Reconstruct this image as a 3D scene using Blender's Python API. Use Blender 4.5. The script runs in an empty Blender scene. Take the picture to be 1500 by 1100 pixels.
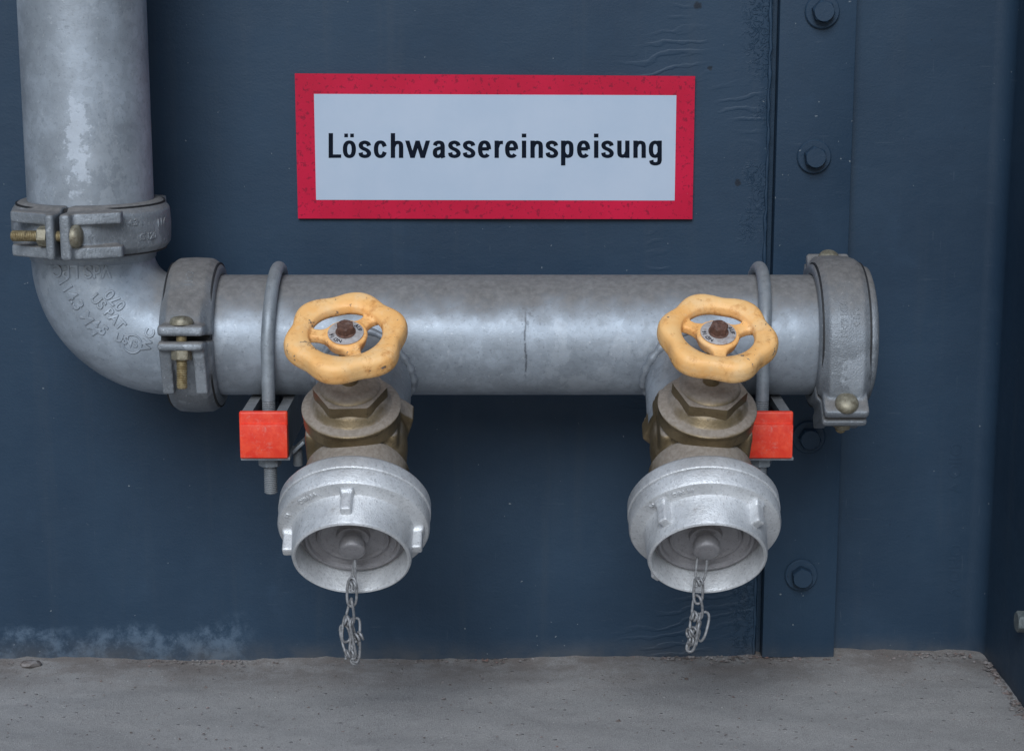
import bpy, bmesh, math, random
from mathutils import Vector, Matrix

random.seed(7)
SC = bpy.context.scene
COL = SC.collection
R = math.radians
PI = math.pi

# ------------------------------------------------------------------ camera
PITCH = R(11.5)
FPX = 2755.0                 # focal length in photo pixels (photo is 1500 wide)
DIST = 1.956                 # camera to wall along the view axis
CAM = Vector((0, -DIST * math.cos(PITCH), DIST * math.sin(PITCH)))
cd = bpy.data.cameras.new('camera'); cam = bpy.data.objects.new('camera', cd); COL.objects.link(cam)
cam.location = CAM
cam.rotation_euler = (R(90) - PITCH, 0, 0)
cd.sensor_width = 36.0; cd.lens = 36.0 * FPX / 1500.0
cd.clip_start = 0.01; cd.clip_end = 500
SC.camera = cam
# ------------------------------------------------------------------ light
SUN_EL, SUN_AZ = 36.0, -8.0      # elevation; azimuth seen from the wall (negative = from the left)
w = bpy.data.worlds.new('World'); SC.world = w; w.use_nodes = True
nt = w.node_tree
sky = nt.nodes.new('ShaderNodeTexSky'); sky.sky_type = 'NISHITA'; sky.sun_disc = False
sky.sun_elevation = R(SUN_EL); sky.sun_rotation = R(180 - SUN_AZ)
sky.air_density = 1.0; sky.dust_density = 1.0; sky.ozone_density = 1.0
nt.nodes['Background'].inputs['Strength'].default_value = 0.05
nt.links.new(sky.outputs[0], nt.nodes['Background'].inputs[0])
sl = bpy.data.lights.new('sun', 'SUN'); so = bpy.data.objects.new('sun', sl); COL.objects.link(so)
sl.energy = 1.9; sl.angle = R(32); sl.color = (0.84, 0.92, 1.0)
sd = Vector((math.sin(R(SUN_AZ)) * math.cos(R(SUN_EL)), -math.cos(R(SUN_AZ)) * math.cos(R(SUN_EL)), math.sin(R(SUN_EL))))
so.rotation_euler = (-sd).to_track_quat('-Z', 'Y').to_euler(); so.location = (0, -3, 3)
SC.view_settings.view_transform = 'Standard'; SC.view_settings.look = 'None'
SC.view_settings.exposure = 0.42; SC.view_settings.gamma = 1.0; SC.view_settings.use_curve_mapping = False

# ------------------------------------------------------------------ measuring
FWD = Vector((0, math.cos(PITCH), -math.sin(PITCH))); UP = Vector((0, math.sin(PITCH), math.cos(PITCH)))
def at(u, v, y):
    """photo pixel (1500x1100) on the vertical plane at depth y (metres) -> point of the place"""
    d = FWD * FPX + Vector((1, 0, 0)) * (u - 750) + UP * (550 - v)
    return CAM + d * ((y - CAM.y) / d.y)

FLOOR = at(400, 966, 0).z      # height of the ground at the wall
# ------------------------------------------------------------------ mesh helpers
def frame(axis, hint=Vector((0, 0, 1))):
    a = Vector(axis).normalized()
    h = Vector(hint)
    e1 = h - a * h.dot(a)
    if e1.length < 1e-5:
        h = Vector((1, 0, 0)); e1 = h - a * h.dot(a)
    e1.normalize(); e2 = a.cross(e1)
    return a, e1, e2

class MB:
    def __init__(s): s.v = []; s.f = []
    def add(s, vs, fs):
        o = len(s.v); s.v += [Vector(p) for p in vs]; s.f += [[i + o for i in f] for f in fs]; return s
    def lathe(s, prof, org, axis, n=64, hint=(0, 0, 1), cap0=False, cap1=False, rad=None):
        """prof: (t along axis, r)"""
        a, e1, e2 = frame(axis, hint); org = Vector(org); vs = []; fs = []
        for t, r in prof:
            for k in range(n):
                p = 2 * PI * k / n; rr = r * (rad(p) if rad else 1)
                vs.append(org + a * t + (e1 * math.cos(p) + e2 * math.sin(p)) * rr)
        for i in range(len(prof) - 1):
            for k in range(n):
                k2 = (k + 1) % n
                fs.append([i * n + k, i * n + k2, (i + 1) * n + k2, (i + 1) * n + k])
        if cap0: fs.append(list(range(n - 1, -1, -1)))
        if cap1: fs.append([(len(prof) - 1) * n + k for k in range(n)])
        return s.add(vs, fs)
    def tube(s, path, rad, n=12, closed=False, hint=(0, 0, 1)):
        P = [Vector(p) for p in path]; m = len(P); vs = []; fs = []
        T = []
        for i in range(m):
            if closed: t = P[(i + 1) % m] - P[i - 1]
            else: t = P[min(i + 1, m - 1)] - P[max(i - 1, 0)]
            T.append(t.normalized())
        a, e1, e2 = frame(T[0], hint)
        for i in range(m):
            e1 = e1 - T[i] * e1.dot(T[i]); e1.normalize(); e2 = T[i].cross(e1)
            r = rad(i) if callable(rad) else rad
            for k in range(n):
                p = 2 * PI * k / n; vs.append(P[i] + (e1 * math.cos(p) + e2 * math.sin(p)) * r)
        rows = m if closed else m - 1
        # best twist offset for closed loops
        off = 0
        if closed:
            best = 1e9
            for o in range(n):
                dd = (vs[(m - 1) * n] - vs[o]).length
                if dd < best: best = dd; off = o
        for i in range(rows):
            i2 = (i + 1) % m; o = off if (closed and i2 == 0) else 0
            for k in range(n):
                fs.append([i * n + k, i * n + (k + 1) % n, i2 * n + (k + 1 + o) % n, i2 * n + (k + o) % n])
        if not closed:
            fs.append(list(range(n - 1, -1, -1))); fs.append([(m - 1) * n + k for k in range(n)])
        return s.add(vs, fs)
    def box(s, c, size, axes=None, bev=0.0, seg=2):
        bm = bmesh.new(); bmesh.ops.create_cube(bm, size=1.0)
        for v in bm.verts: v.co = Vector((v.co.x * size[0], v.co.y * size[1], v.co.z * size[2]))
        if bev > 0: bmesh.ops.bevel(bm, geom=list(bm.edges), offset=bev, segments=seg, affect='EDGES', profile=0.6)
        bm.verts.index_update()
        M = Matrix((axes[0], axes[1], axes[2])).transposed() if axes else Matrix.Identity(3)
        vs = [M @ v.co + Vector(c) for v in bm.verts]; fs = [[v.index for v in f.verts] for f in bm.faces]
        bm.free(); return s.add(vs, fs)
    def hexa(s, org, axis, af, h, rot=0.0, cham=0.12, hint=(0, 0, 1), n=6):
        """hexagonal prism, across-flats af, chamfered top"""
        a, e1, e2 = frame(axis, hint); org = Vector(org); r = af / math.sqrt(3) if n == 6 else af / 2
        vs = []; fs = []
        N = 48
        def rp(p):
            q = ((p - rot) % (2 * PI / n)) - PI / n
            return r * math.cos(PI / n) / math.cos(q)
        rows = [(0, 1, 9), (h * (1 - cham), 1, 9), (h, 1, r * math.cos(PI / n) * 0.97)]
        prof = [(0, 9), (h * (1 - cham * 1.6), 9), (h * (1 - cham * .6), r * .985), (h, r * math.cos(PI / n) * 0.96), (h, r * .3)]
        for t, lim in prof:
            for k in range(N):
                p = 2 * PI * k / N; rr = min(rp(p), lim)
                vs.append(org + a * t + (e1 * math.cos(p) + e2 * math.sin(p)) * rr)
        for i in range(len(prof) - 1):
            for k in range(N):
                k2 = (k + 1) % N; fs.append([i * N + k, i * N + k2, (i + 1) * N + k2, (i + 1) * N + k])
        fs.append([(len(prof) - 1) * N + k for k in range(N)]); fs.append(list(range(N - 1, -1, -1)))
        return s.add(vs, fs)
    def thread(s, org, axis, r, L, pitch, n=24, hint=(0, 0, 1)):
        prof = [(0, r * .3), (0, r * .8)]; k = 0; t = 0.0006
        while t + pitch < L:
            prof += [(t, r * .86), (t + pitch * .35, r), (t + pitch * .6, r)]; t += pitch
        prof += [(L - .0008, r * .86), (L, r * .72), (L, r * .2)]
        return s.lathe(prof, org, axis, n, hint, True, True)
    def build(s, name, m, parent=None, angle=35, smooth=True, remesh=0, relax=0):
        me = bpy.data.meshes.new(name)
        off = root_loc(parent)
        me.from_pydata([tuple(v - off) for v in s.v], [], s.f); me.update()
        o = bpy.data.objects.new(name, me); COL.objects.link(o)
        if parent: o.parent = parent
        bm = bmesh.new(); bm.from_mesh(me); bmesh.ops.recalc_face_normals(bm, faces=list(bm.faces)); bm.to_mesh(me); bm.free()
        if remesh:
            md = o.modifiers.new('r', 'REMESH'); md.mode = 'VOXEL'; md.voxel_size = remesh; md.adaptivity = 0
            if relax:
                m2 = o.modifiers.new('s', 'SMOOTH'); m2.factor = .5; m2.iterations = relax
            dg = bpy.context.evaluated_depsgraph_get(); dg.update()
            ne = bpy.data.meshes.new_from_object(o.evaluated_get(dg)); o.modifiers.clear(); o.data = ne; bpy.data.meshes.remove(me)
            me = ne; me.name = name
        me.materials.clear(); me.materials.append(m)
        if smooth:
            me.shade_smooth()
            if angle < 180: me.set_sharp_from_angle(angle=R(angle))
        return o
def root_loc(o):
    if o is None: return Vector((0, 0, 0))
    while o.parent: o = o.parent
    return Vector(o.location)
def thing(name, label, cat, loc, group=None):
    o = bpy.data.objects.new(name, None); COL.objects.link(o); o.location = loc; o.empty_display_size = .02
    return tag(o, label, cat, group)
def tag(o, label, cat, group=None):
    o['label'] = label; o['category'] = cat
    if group: o['group'] = group
    return o
def struct(o): o['kind'] = 'structure'; return o

# ------------------------------------------------------------------ materials
class NT:
    def __init__(s, name):
        s.m = bpy.data.materials.new(name); s.m.use_nodes = True; s.t = s.m.node_tree; s.b = s.t.nodes['Principled BSDF']
        s.tc = s.n('ShaderNodeTexCoord'); s.co = s.tc.outputs['Object']
    def n(s, k, **kw):
        x = s.t.nodes.new(k)
        for a, b in kw.items(): setattr(x, a, b)
        return x
    def l(s, a, b): s.t.links.new(a, b)
    def mp(s, scale, loc=(0, 0, 0), rot=(0, 0, 0), src=None):
        x = s.n('ShaderNodeMapping'); x.inputs['Scale'].default_value = scale; x.inputs['Location'].default_value = loc; x.inputs['Rotation'].default_value = rot
        s.l(src or s.co, x.inputs[0]); return x.outputs[0]
    def noise(s, sc, det=4, rough=.55, vec=None, dist=0.0):
        x = s.n('ShaderNodeTexNoise'); x.inputs['Scale'].default_value = sc; x.inputs['Detail'].default_value = det
        x.inputs['Roughness'].default_value = rough; x.inputs['Distortion'].default_value = dist
        s.l(vec or s.co, x.inputs['Vector']); return x.outputs['Fac']
    def voro(s, sc, vec=None, feat='F1'):
        x = s.n('ShaderNodeTexVoronoi', feature=feat); x.inputs['Scale'].default_value = sc; s.l(vec or s.co, x.inputs['Vector']); return x
    def ramp(s, f, a, b, lo=0.0, hi=1.0):
        x = s.n('ShaderNodeMapRange', interpolation_type='SMOOTHSTEP'); s.l(f, x.inputs[0])
        x.inputs[1].default_value = a; x.inputs[2].default_value = b; x.inputs[3].default_value = lo; x.inputs[4].default_value = hi
        return x.outputs[0]
    def math(s, op, a, b=0.0):
        x = s.n('ShaderNodeMath', operation=op)
        for i, q in ((0, a), (1, b)):
            if isinstance(q, (int, float)): x.inputs[i].default_value = q
            else: s.l(q, x.inputs[i])
        return x.outputs[0]
    def mix(s, f, a, b):
        x = s.n('ShaderNodeMix', data_type='RGBA')
        if isinstance(f, (int, float)): x.inputs[0].default_value = f
        else: s.l(f, x.inputs[0])
        for i, q in ((6, a), (7, b)):
            if isinstance(q, tuple): x.inputs[i].default_value = (q + (1,))[:4]
            else: s.l(q, x.inputs[i])
        return x.outputs[2]
    def sep(s, src=None):
        x = s.n('ShaderNodeSeparateXYZ'); s.l(src or s.co, x.inputs[0]); return x.outputs
    def box(s, src, lo, hi, soft):
        """1 inside lo..hi of a scalar"""
        a = s.ramp(src, lo - soft, lo + soft); b = s.ramp(src, hi - soft, hi + soft, 1, 0)
        return s.math('MULTIPLY', a, b)
    def bump(s, h, strength=.3, dist=.001, nrm=None):
        x = s.n('ShaderNodeBump'); x.inputs['Strength'].default_value = strength; x.inputs['Distance'].default_value = dist
        s.l(h, x.inputs['Height'])
        if nrm: s.l(nrm, x.inputs['Normal'])
        return x.outputs[0]
    def nz(s):
        g = s.n('ShaderNodeNewGeometry'); return s.sep(g.outputs['Normal'])[2]
    def out(s, col=None, rough=None, metal=None, nrm=None, spec=None):
        for k, q in (('Base Color', col), ('Roughness', rough), ('Metallic', metal), ('Normal', nrm), ('Specular IOR Level', spec)):
            if q is None: continue
            i = s.b.inputs[k]
            if isinstance(q, tuple): i.default_value = (q + (1,))[:4]
            elif isinstance(q, (int, float)): i.default_value = q
            else: s.l(q, i)
        return s.m

def m_paint(name, kind='sheet'):
    s = NT(name)
    big = s.noise(3.2, 5, .6); mid = s.noise(22, 5, .6); fine = s.noise(420, 3, .6)
    c = s.mix(s.ramp(big, .3, .7), (0.0165, 0.037, 0.067), (0.025, 0.052, 0.089))
    c = s.mix(s.ramp(mid, .55, .8, 0, .35), c, (0.033, 0.064, 0.108))
    # scattered pale scuffs and rubbed spots
    sp = s.noise(95, 4, .7, dist=.4)
    c = s.mix(s.ramp(sp, .70, .78, 0, .5), c, (0.12, 0.16, 0.20))
    c = s.mix(s.ramp(s.noise(60, 5, .7), .72, .80, 0, .6), c, (0.018, 0.03, 0.05))
    # hair scratches, crisp flecks, faint run-off streaks
    sc1 = s.ramp(s.noise(1.0, 3, .6, s.mp((26, 26, 330), rot=(0, R(24), 0))), .705, .725, 0, .2)
    sc2 = s.ramp(s.noise(1.0, 3, .6, s.mp((300, 40, 22), rot=(0, R(-9), 0))), .715, .735, 0, .2)
    c = s.mix(s.math('MAXIMUM', sc1, sc2), c, (0.10, 0.13, 0.165))
    c = s.mix(s.ramp(s.noise(210, 2, .5), .755, .775, 0, .8), c, (0.22, 0.25, 0.27))
    c = s.mix(s.ramp(s.noise(150, 3, .6, s.mp((1, 1, 1), loc=(4, 7, 1))), .745, .765, 0, .85), c, (0.008, 0.011, 0.016))
    strk = s.noise(1.0, 4, .6, s.mp((46, 46, 2.6)))
    c = s.mix(s.ramp(strk, .52, .74, 0, .13), c, (0.060, 0.075, 0.092))
    X, Y, Z = s.sep()
    if kind == 'sheet':
        # chalky lime bloom on the lower left of the sheet
        zz = s.math('ADD', Z, s.math('MULTIPLY', s.noise(9, 4, .6), -.09))
        m1 = s.box(zz, -.075, -.012, .008); m2 = s.box(X, -.62, -.285, .022)
        n1 = s.noise(30, 9, .78, dist=.15)
        m = s.math('MULTIPLY', s.math('MULTIPLY', m1, m2), s.ramp(n1, .42, .63))
        c = s.mix(s.math('MULTIPLY', m, .5), c, (0.15, 0.21, 0.285))
        # wrinkled paint near the joint
        m3 = s.box(X, .12, .262, .03)
        wv = s.n('ShaderNodeTexWave', wave_type='BANDS', bands_direction='Z'); wv.inputs['Scale'].default_value = 26; wv.inputs['Distortion'].default_value = 9
        wv.inputs['Detail'].default_value = 3; wv.inputs['Detail Scale'].default_value = 1.3
        s.l(s.mp((.55, 1, 1), rot=(0, R(14), 0)), wv.inputs['Vector'])
        wr = s.math('MULTIPLY', s.math('MULTIPLY', s.ramp(wv.outputs['Fac'], .55, 1), m3), s.ramp(s.noise(9, 3, .5), .50, .66))
        cr = s.math('MULTIPLY', s.ramp(s.noise(130, 4, .65, dist=1.5), .48, .6), s.math('MULTIPLY', s.box(X, .238, .272, .012), s.ramp(s.noise(8, 2, .5), .45, .55)))
        for bu, bv, br in ((1081, 268, .0042), (1022, 9, .005), (1040, 100, .003)):
            q = at(bu, bv, 0); dx = s.math('SUBTRACT', X, q.x); dz = s.math('SUBTRACT', Z, q.z - FLOOR)
            dd = s.math('ADD', s.math('SQRT', s.math('ADD', s.math('MULTIPLY', dx, dx), s.math('MULTIPLY', dz, dz))), s.math('MULTIPLY', s.math('SUBTRACT', s.noise(220, 3, .6), .5), .005))
            c = s.mix(s.ramp(dd, br, br * .5, 0, .85), c, (.010, .014, .022))
        h = s.math('ADD', s.math('MULTIPLY', wr, .5), s.math('MULTIPLY', cr, 1.6))
    else:
        h = s.math('MULTIPLY', mid, .6)
    st = s.noise(60, 5, .6, vec=s.mp((.5, 1, 1)))
    h = s.math('ADD', h, s.math('ADD', s.math('MULTIPLY', st, .45), s.math('MULTIPLY', fine, .22)))
    # a thin film of brown dust low on the plates
    c = s.mix(s.math('MULTIPLY', s.ramp(Z, .030, -.004), s.ramp(mid, .3, .7, .15, .6)), c, (0.10, 0.095, 0.09))
    return s.out(c, s.ramp(mid, .3, .75, .46, .66), 0.0, s.bump(h, .55, .0016), spec=.30)

def m_galv(name, base=(.375, .415, .465), dusty=.85, metal=.5, kind=None, cast=False, rough=.46):
    s = NT(name)
    sp = s.voro(150 if not cast else 420, s.mp((1, 1, 1)))
    n1 = s.noise(14, 6, .65); n2 = s.noise(160, 4, .65); n3 = s.noise(700, 2, .5)
    dk = tuple(q * .66 for q in base); lt = tuple(min(1, q * 1.22) for q in base)
    dk2 = tuple(q * .82 for q in base)
    c = s.mix(s.ramp(n1, .32, .70), dk2, lt)
    c = s.mix(s.ramp(s.sep(sp.outputs['Color'])[0], 0, 1, 0, .30), c, dk)
    c = s.mix(s.ramp(s.noise(330, 4, .7), .56, .68, 0, .42), c, tuple(q * .45 for q in base))
    c = s.mix(s.ramp(s.noise(190, 4, .7, s.mp((1, 1, 1), loc=(3, 1, 5))), .62, .68, 0, .45), c, (.56, .59, .62))
    pal = s.ramp(s.noise(15, 8, .72, s.mp((1, 1, .7), loc=(2, 9, 4))), .56, .60, 0, .30)
    c = s.mix(pal, c, (.55, .59, .64))
    mt = s.math('ADD', metal, 0.0); ro = s.ramp(n1, .3, .7, rough, rough + .16)
    X, Y, Z = s.sep()
    h = s.math('ADD', s.math('MULTIPLY', n2, .6), s.math('MULTIPLY', n3, .45 if not cast else 1.3))
    if kind == 'header':
        # scraped tool mark across the pipe and a few runs
        jit = s.math('MULTIPLY', s.math('SUBTRACT', s.noise(60, 4, .7), .5), .005)
        xx = s.math('ADD', X, jit)
        mk = s.math('MULTIPLY', s.box(xx, -.0006, .0010, .0009), s.box(Z, -.029, .030, .006))
        mk = s.math('MAXIMUM', mk, s.math('MULTIPLY', s.math('MULTIPLY', s.box(xx, -.006, .013, .003), s.box(Z, .012, .034, .006)), s.ramp(s.noise(230, 4, .7), .50, .62, 0, .6)))
        mk = s.math('MULTIPLY', mk, s.ramp(s.noise(170, 3, .6), .30, .5))
        c = s.mix(s.math('MULTIPLY', mk, .75), c, (.05, .055, .065))
    if kind == 'riser':
        jx = s.math('ADD', X, s.math('MULTIPLY', s.math('SUBTRACT', s.noise(45, 5, .7), .5), .07))
        jz = s.math('ADD', Z, s.math('MULTIPLY', s.math('SUBTRACT', s.noise(38, 5, .7), .5), .09))
        pt = s.math('MULTIPLY', s.box(jx, -.003, .011, .0012), s.box(jz, -.072, .012, .004))
        fr = s.n('ShaderNodeNewGeometry'); ny = s.sep(fr.outputs['Normal'])[1]
        pt = s.math('MULTIPLY', pt, s.ramp(ny, -.3, -.5))
        c = s.mix(s.math('MULTIPLY', pt, .42), c, (.60, .65, .72)); mt = s.math('SUBTRACT', metal, s.math('MULTIPLY', pt, .4))
    # settled dust on what faces up
    f = s.ramp(s.math('ADD', s.nz(), s.math('MULTIPLY', s.math('SUBTRACT', s.noise(40, 5, .65), .5), .7)), .22, .85, 0, dusty)
    c = s.mix(f, c, s.mix(s.ramp(n2, .3, .7), (.125, .110, .097), (.20, .18, .165)))
    mt = s.math('MULTIPLY', mt, s.math('SUBTRACT', 1.0, f)); ro = s.math('ADD', ro, s.math('MULTIPLY', f, .35))
    return s.out(c, ro, mt, s.bump(h, .5 if cast else .30, .0008))

def m_bronze():
    s = NT('dull_bronze')
    n1 = s.noise(30, 5, .65); n2 = s.noise(260, 4, .6)
    c = s.mix(s.ramp(n1, .3, .7), (.135, .098, .052), (.25, .185, .105))
    c = s.mix(s.ramp(n2, .58, .75, 0, .6), c, (.045, .035, .02))
    f = s.ramp(s.math('ADD', s.nz(), s.math('MULTIPLY', s.math('SUBTRACT', s.noise(90, 5, .65), .5), .5)), .18, .62, 0, .92)
    c = s.mix(f, c, s.mix(s.ramp(n2, .3, .7), (.235, .195, .16), (.32, .275, .235)))
    mt = s.math('MULTIPLY', s.math('SUBTRACT', 1.0, f), .55)
    return s.out(c, s.math('ADD', .42, s.math('MULTIPLY', f, .4)), mt, s.bump(s.noise(420, 3, .6), .3, .0007))

def m_orange(seed):
    s = NT('orange_enamel')
    o = (seed * 3.1, seed * 1.7, seed * .9)
    v = s.mp((1, 1, 1), loc=o)
    g = s.n('ShaderNodeNewGeometry'); pt = g.outputs['Pointiness']
    n1 = s.noise(26, 5, .6, v); n2 = s.noise(48, 8, .76, v, .3); n4 = s.noise(140, 5, .7, v)
    c = s.mix(s.ramp(n1, .3, .7), (.96, .48, .15), (.98, .59, .25))
    c = s.mix(s.ramp(s.noise(55, 5, .65, v), .48, .70, 0, .6), c, (.95, .64, .34))      # chalked bloom
    c = s.mix(s.ramp(s.math('ADD', s.noise(60, 6, .75, v, .3), s.ramp(pt, .50, .44, 0, .22)), .50, .70, 0, .85), c, (.58, .24, .065))   # rusty grime in hollows
    c = s.mix(s.ramp(s.noise(240, 4, .7, v), .64, .70, 0, .55), c, (.62, .30, .10))
    wear = s.ramp(s.math('ADD', n2, s.ramp(pt, .51, .57, 0, .10)), .620, .632)
    ch = s.math('MAXIMUM', wear, s.ramp(n4, .685, .70))
    c = s.mix(ch, c, s.mix(s.ramp(s.noise(300, 3, .5), .4, .6), (.10, .085, .08), (.26, .21, .18)))
    h = s.math('SUBTRACT', s.math('MULTIPLY', s.noise(160, 4, .6), .5), s.math('MULTIPLY', ch, 1.4))
    return s.out(c, s.ramp(n1, .3, .7, .42, .60), 0.0, s.bump(h, .5, .0010), spec=.4)

def m_alu(name='cast_aluminium', base=(.70, .705, .715), metal=.45):
    s = NT(name)
    n1 = s.noise(22, 6, .65); n2 = s.noise(330, 4, .7); n3 = s.noise(900, 2, .6)
    c = s.mix(s.ramp(n1, .3, .7), tuple(q * .80 for q in base), tuple(min(.9, q * 1.12) for q in base))
    c = s.mix(s.ramp(n2, .52, .68, 0, .6), c, tuple(q * .55 for q in base))
    c = s.mix(s.ramp(s.noise(620, 3, .7), .60, .68, 0, .5), c, tuple(q * .45 for q in base))
    c = s.mix(s.ramp(s.noise(120, 5, .7), .66, .74, 0, .55), c, (.30, .27, .26))
    f = s.ramp(s.math('ADD', s.nz(), s.math('MULTIPLY', s.math('SUBTRACT', s.noise(120, 5, .65), .5), .9)), .55, 1.1, 0, .5)
    c = s.mix(f, c, (.30, .285, .275))
    return s.out(c, s.ramp(n1, .3, .7, .38, .52), s.math('MULTIPLY', s.math('SUBTRACT', 1.0, f), metal), s.bump(s.math('ADD', s.math('MULTIPLY', n2, .8), n3), .6, .0008))

def m_simple(name, a, b, rough=.5, metal=0.0, sc=120, bump=.25, dirt=None, dirtamt=.5):
    s = NT(name)
    n = s.noise(sc, 5, .65); c = s.mix(s.ramp(n, .32, .68), a, b)
    if dirt: c = s.mix(s.ramp(s.noise(sc * .6, 6, .72, dist=.6), .52, .70, 0, dirtamt), c, dirt)
    return s.out(c, s.ramp(n, .3, .7, rough - .06, rough + .1), metal, s.bump(s.noise(sc * 4, 3, .6), bump, .0006))

def m_red():
    s = NT('red_plastic')
    n = s.noise(90, 6, .7, dist=.4); X, Y, Z = s.sep()
    c = s.mix(s.ramp(n, .35, .7), (.78, .035, .014), (.90, .075, .03))
    c = s.mix(s.ramp(s.noise(140, 6, .75), .50, .74, 0, .65), c, (.74, .22, .17))
    c = s.mix(s.ramp(s.noise(320, 4, .7), .66, .74, 0, .5), c, (.40, .30, .27))
    return s.out(c, .5, 0.0, s.bump(s.noise(400, 3, .6), .2, .0006))

def m_floor():
    s = NT('dusty_concrete')
    n1 = s.noise(4, 5, .55); n2 = s.noise(60, 6, .7); n3 = s.noise(620, 4, .8); n4 = s.noise(1500, 2, .7); X, Y, Z = s.sep()
    c = s.mix(s.ramp(n1, .3, .7), (.37, .352, .34), (.44, .422, .41))
    c = s.mix(s.ramp(n2, .42, .70, 0, .40), c, (.27, .255, .248))
    c = s.mix(s.ramp(n3, .47, .62, 0, .75), c, (.50, .49, .48))
    c = s.mix(s.ramp(n4, .54, .62, 0, .7), c, (.15, .14, .138))
    c = s.mix(s.ramp(s.noise(300, 3, .7), .64, .70, 0, .6), c, (.17, .155, .15))
    pb = s.voro(95); pm = s.math('MULTIPLY', s.ramp(pb.outputs['Distance'], .20, .13), s.ramp(s.sep(pb.outputs['Color'])[0], .80, .82))
    c = s.mix(s.math('MULTIPLY', pm, .4), c, (.08, .07, .068))
    pw = s.voro(140, s.mp((1, 1, 1), loc=(5, 3, 0))); pq = s.math('MULTIPLY', s.ramp(pw.outputs['Distance'], .17, .12), s.ramp(s.sep(pw.outputs['Color'])[1], .90, .91))
    c = s.mix(s.math('MULTIPLY', pq, .8), c, (.62, .60, .58))
    # brown rust wash next to the plates
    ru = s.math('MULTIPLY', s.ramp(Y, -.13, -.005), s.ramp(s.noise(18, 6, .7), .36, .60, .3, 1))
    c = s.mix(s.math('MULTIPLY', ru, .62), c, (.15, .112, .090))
    h = s.math('ADD', s.math('MULTIPLY', n2, .6), s.math('ADD', s.math('MULTIPLY', n3, .8), s.math('ADD', s.math('MULTIPLY', n4, .3), s.math('MULTIPLY', s.math('MAXIMUM', pm, pq), .8))))
    return s.out(c, .9, 0.0, s.bump(h, .75, .0020), spec=.25)

def m_sign(red):
    s = NT('red_print' if red else 'white_print')
    n = s.noise(12, 5, .6)
    if red:
        c = s.mix(s.ramp(n, .3, .7), (.48, .002, .034), (.58, .004, .046))
        c = s.mix(s.ramp(s.noise(190, 4, .72), .56, .62, 0, .7), c, (.20, .003, .025))
        c = s.mix(s.ramp(s.noise(480, 3, .7), .70, .76, 0, .6), c, (.55, .20, .24))
    else:
        c = s.mix(s.ramp(n, .3, .7), (.42, .50, .61), (.46, .53, .635))
        c = s.mix(s.ramp(s.noise(300, 4, .7), .74, .80, 0, .3), c, (.35, .37, .40))
    return s.out(c, .45, 0.0, s.bump(s.noise(40, 3, .5), .06, .001), spec=.28)

M = dict(
    sheet=m_paint('painted_steel_sheet'), plate=m_paint('painted_steel_plate', 'plate'),
    pipe=m_galv('galvanised_pipe', kind='header'), riser=m_galv('galvanised_riser', kind='riser', dusty=.4),
    elbow=m_galv('galvanised_elbow', (.36, .405, .46), .7, .5), cast=m_galv('cast_housing', (.25, .27, .295), .8, .4, cast=True),
    stub=m_galv('welded_stub', (.34, .37, .41), .6, .5), rod=m_galv('zinc_rod', (.30, .33, .36), .5, .5),
    bronze=m_bronze(), alu=m_alu(), inner=m_alu('dark_aluminium', (.34, .325, .335), .4),  # inner: darker version of the aluminium for the inner disc and knob
    brasszinc=m_simple('yellow_zinc', (.23, .17, .085), (.38, .31, .18), .48, .5, 200, .3, (.07, .05, .035), .8),
    nutzinc=m_simple('stained_zinc_nut', (.21, .185, .13), (.33, .30, .23), .5, .5, 220, .3, (.09, .06, .035), .8),
    rust=m_simple('rusty_nut', (.085, .040, .028), (.17, .085, .060), .72, .1, 300, .5, (.30, .22, .19), .4),
    disc=m_simple('plate_disc', (.42, .38, .37), (.56, .53, .52), .5, .2, 260, .2, (.25, .13, .07), .6),
    ink=m_simple('black_print', (.003, .006, .013), (.005, .009, .02), .8, 0, 60, .05),
    chain=m_simple('chain_steel', (.19, .19, .195), (.34, .34, .35), .5, .35, 300, .25, (.10, .085, .08), .5),
    gap=m_simple('rubber_gasket', (.012, .012, .013), (.02, .02, .022), .7, 0, 100, .1),
    palebolt=m_simple('zinc_bolt', (.11, .13, .135), (.18, .20, .20), .55, .2, 200, .25, (.12, .10, .08), .5),
    red=m_red(), floor=m_floor(), sign_red=m_sign(True), sign_white=m_sign(False),
    flake=m_simple('paint_flake', (.10, .075, .065), (.26, .24, .235), .85, 0, 90, .4, (.30, .10, .06), .5),
)

M['ink'].node_tree.nodes['Principled BSDF'].inputs['Specular IOR Level'].default_value = .12
# ------------------------------------------------------------------ key places
YP = -.15                                   # header pipe axis stands 15 cm off the wall
PR = .0572                                  # pipe radius
ZP = at(750, 490.5, YP).z
print('ZP', ZP, 'FLOOR', FLOOR)
def PX(u, y=YP, v=490): return at(u, v, y).x

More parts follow.
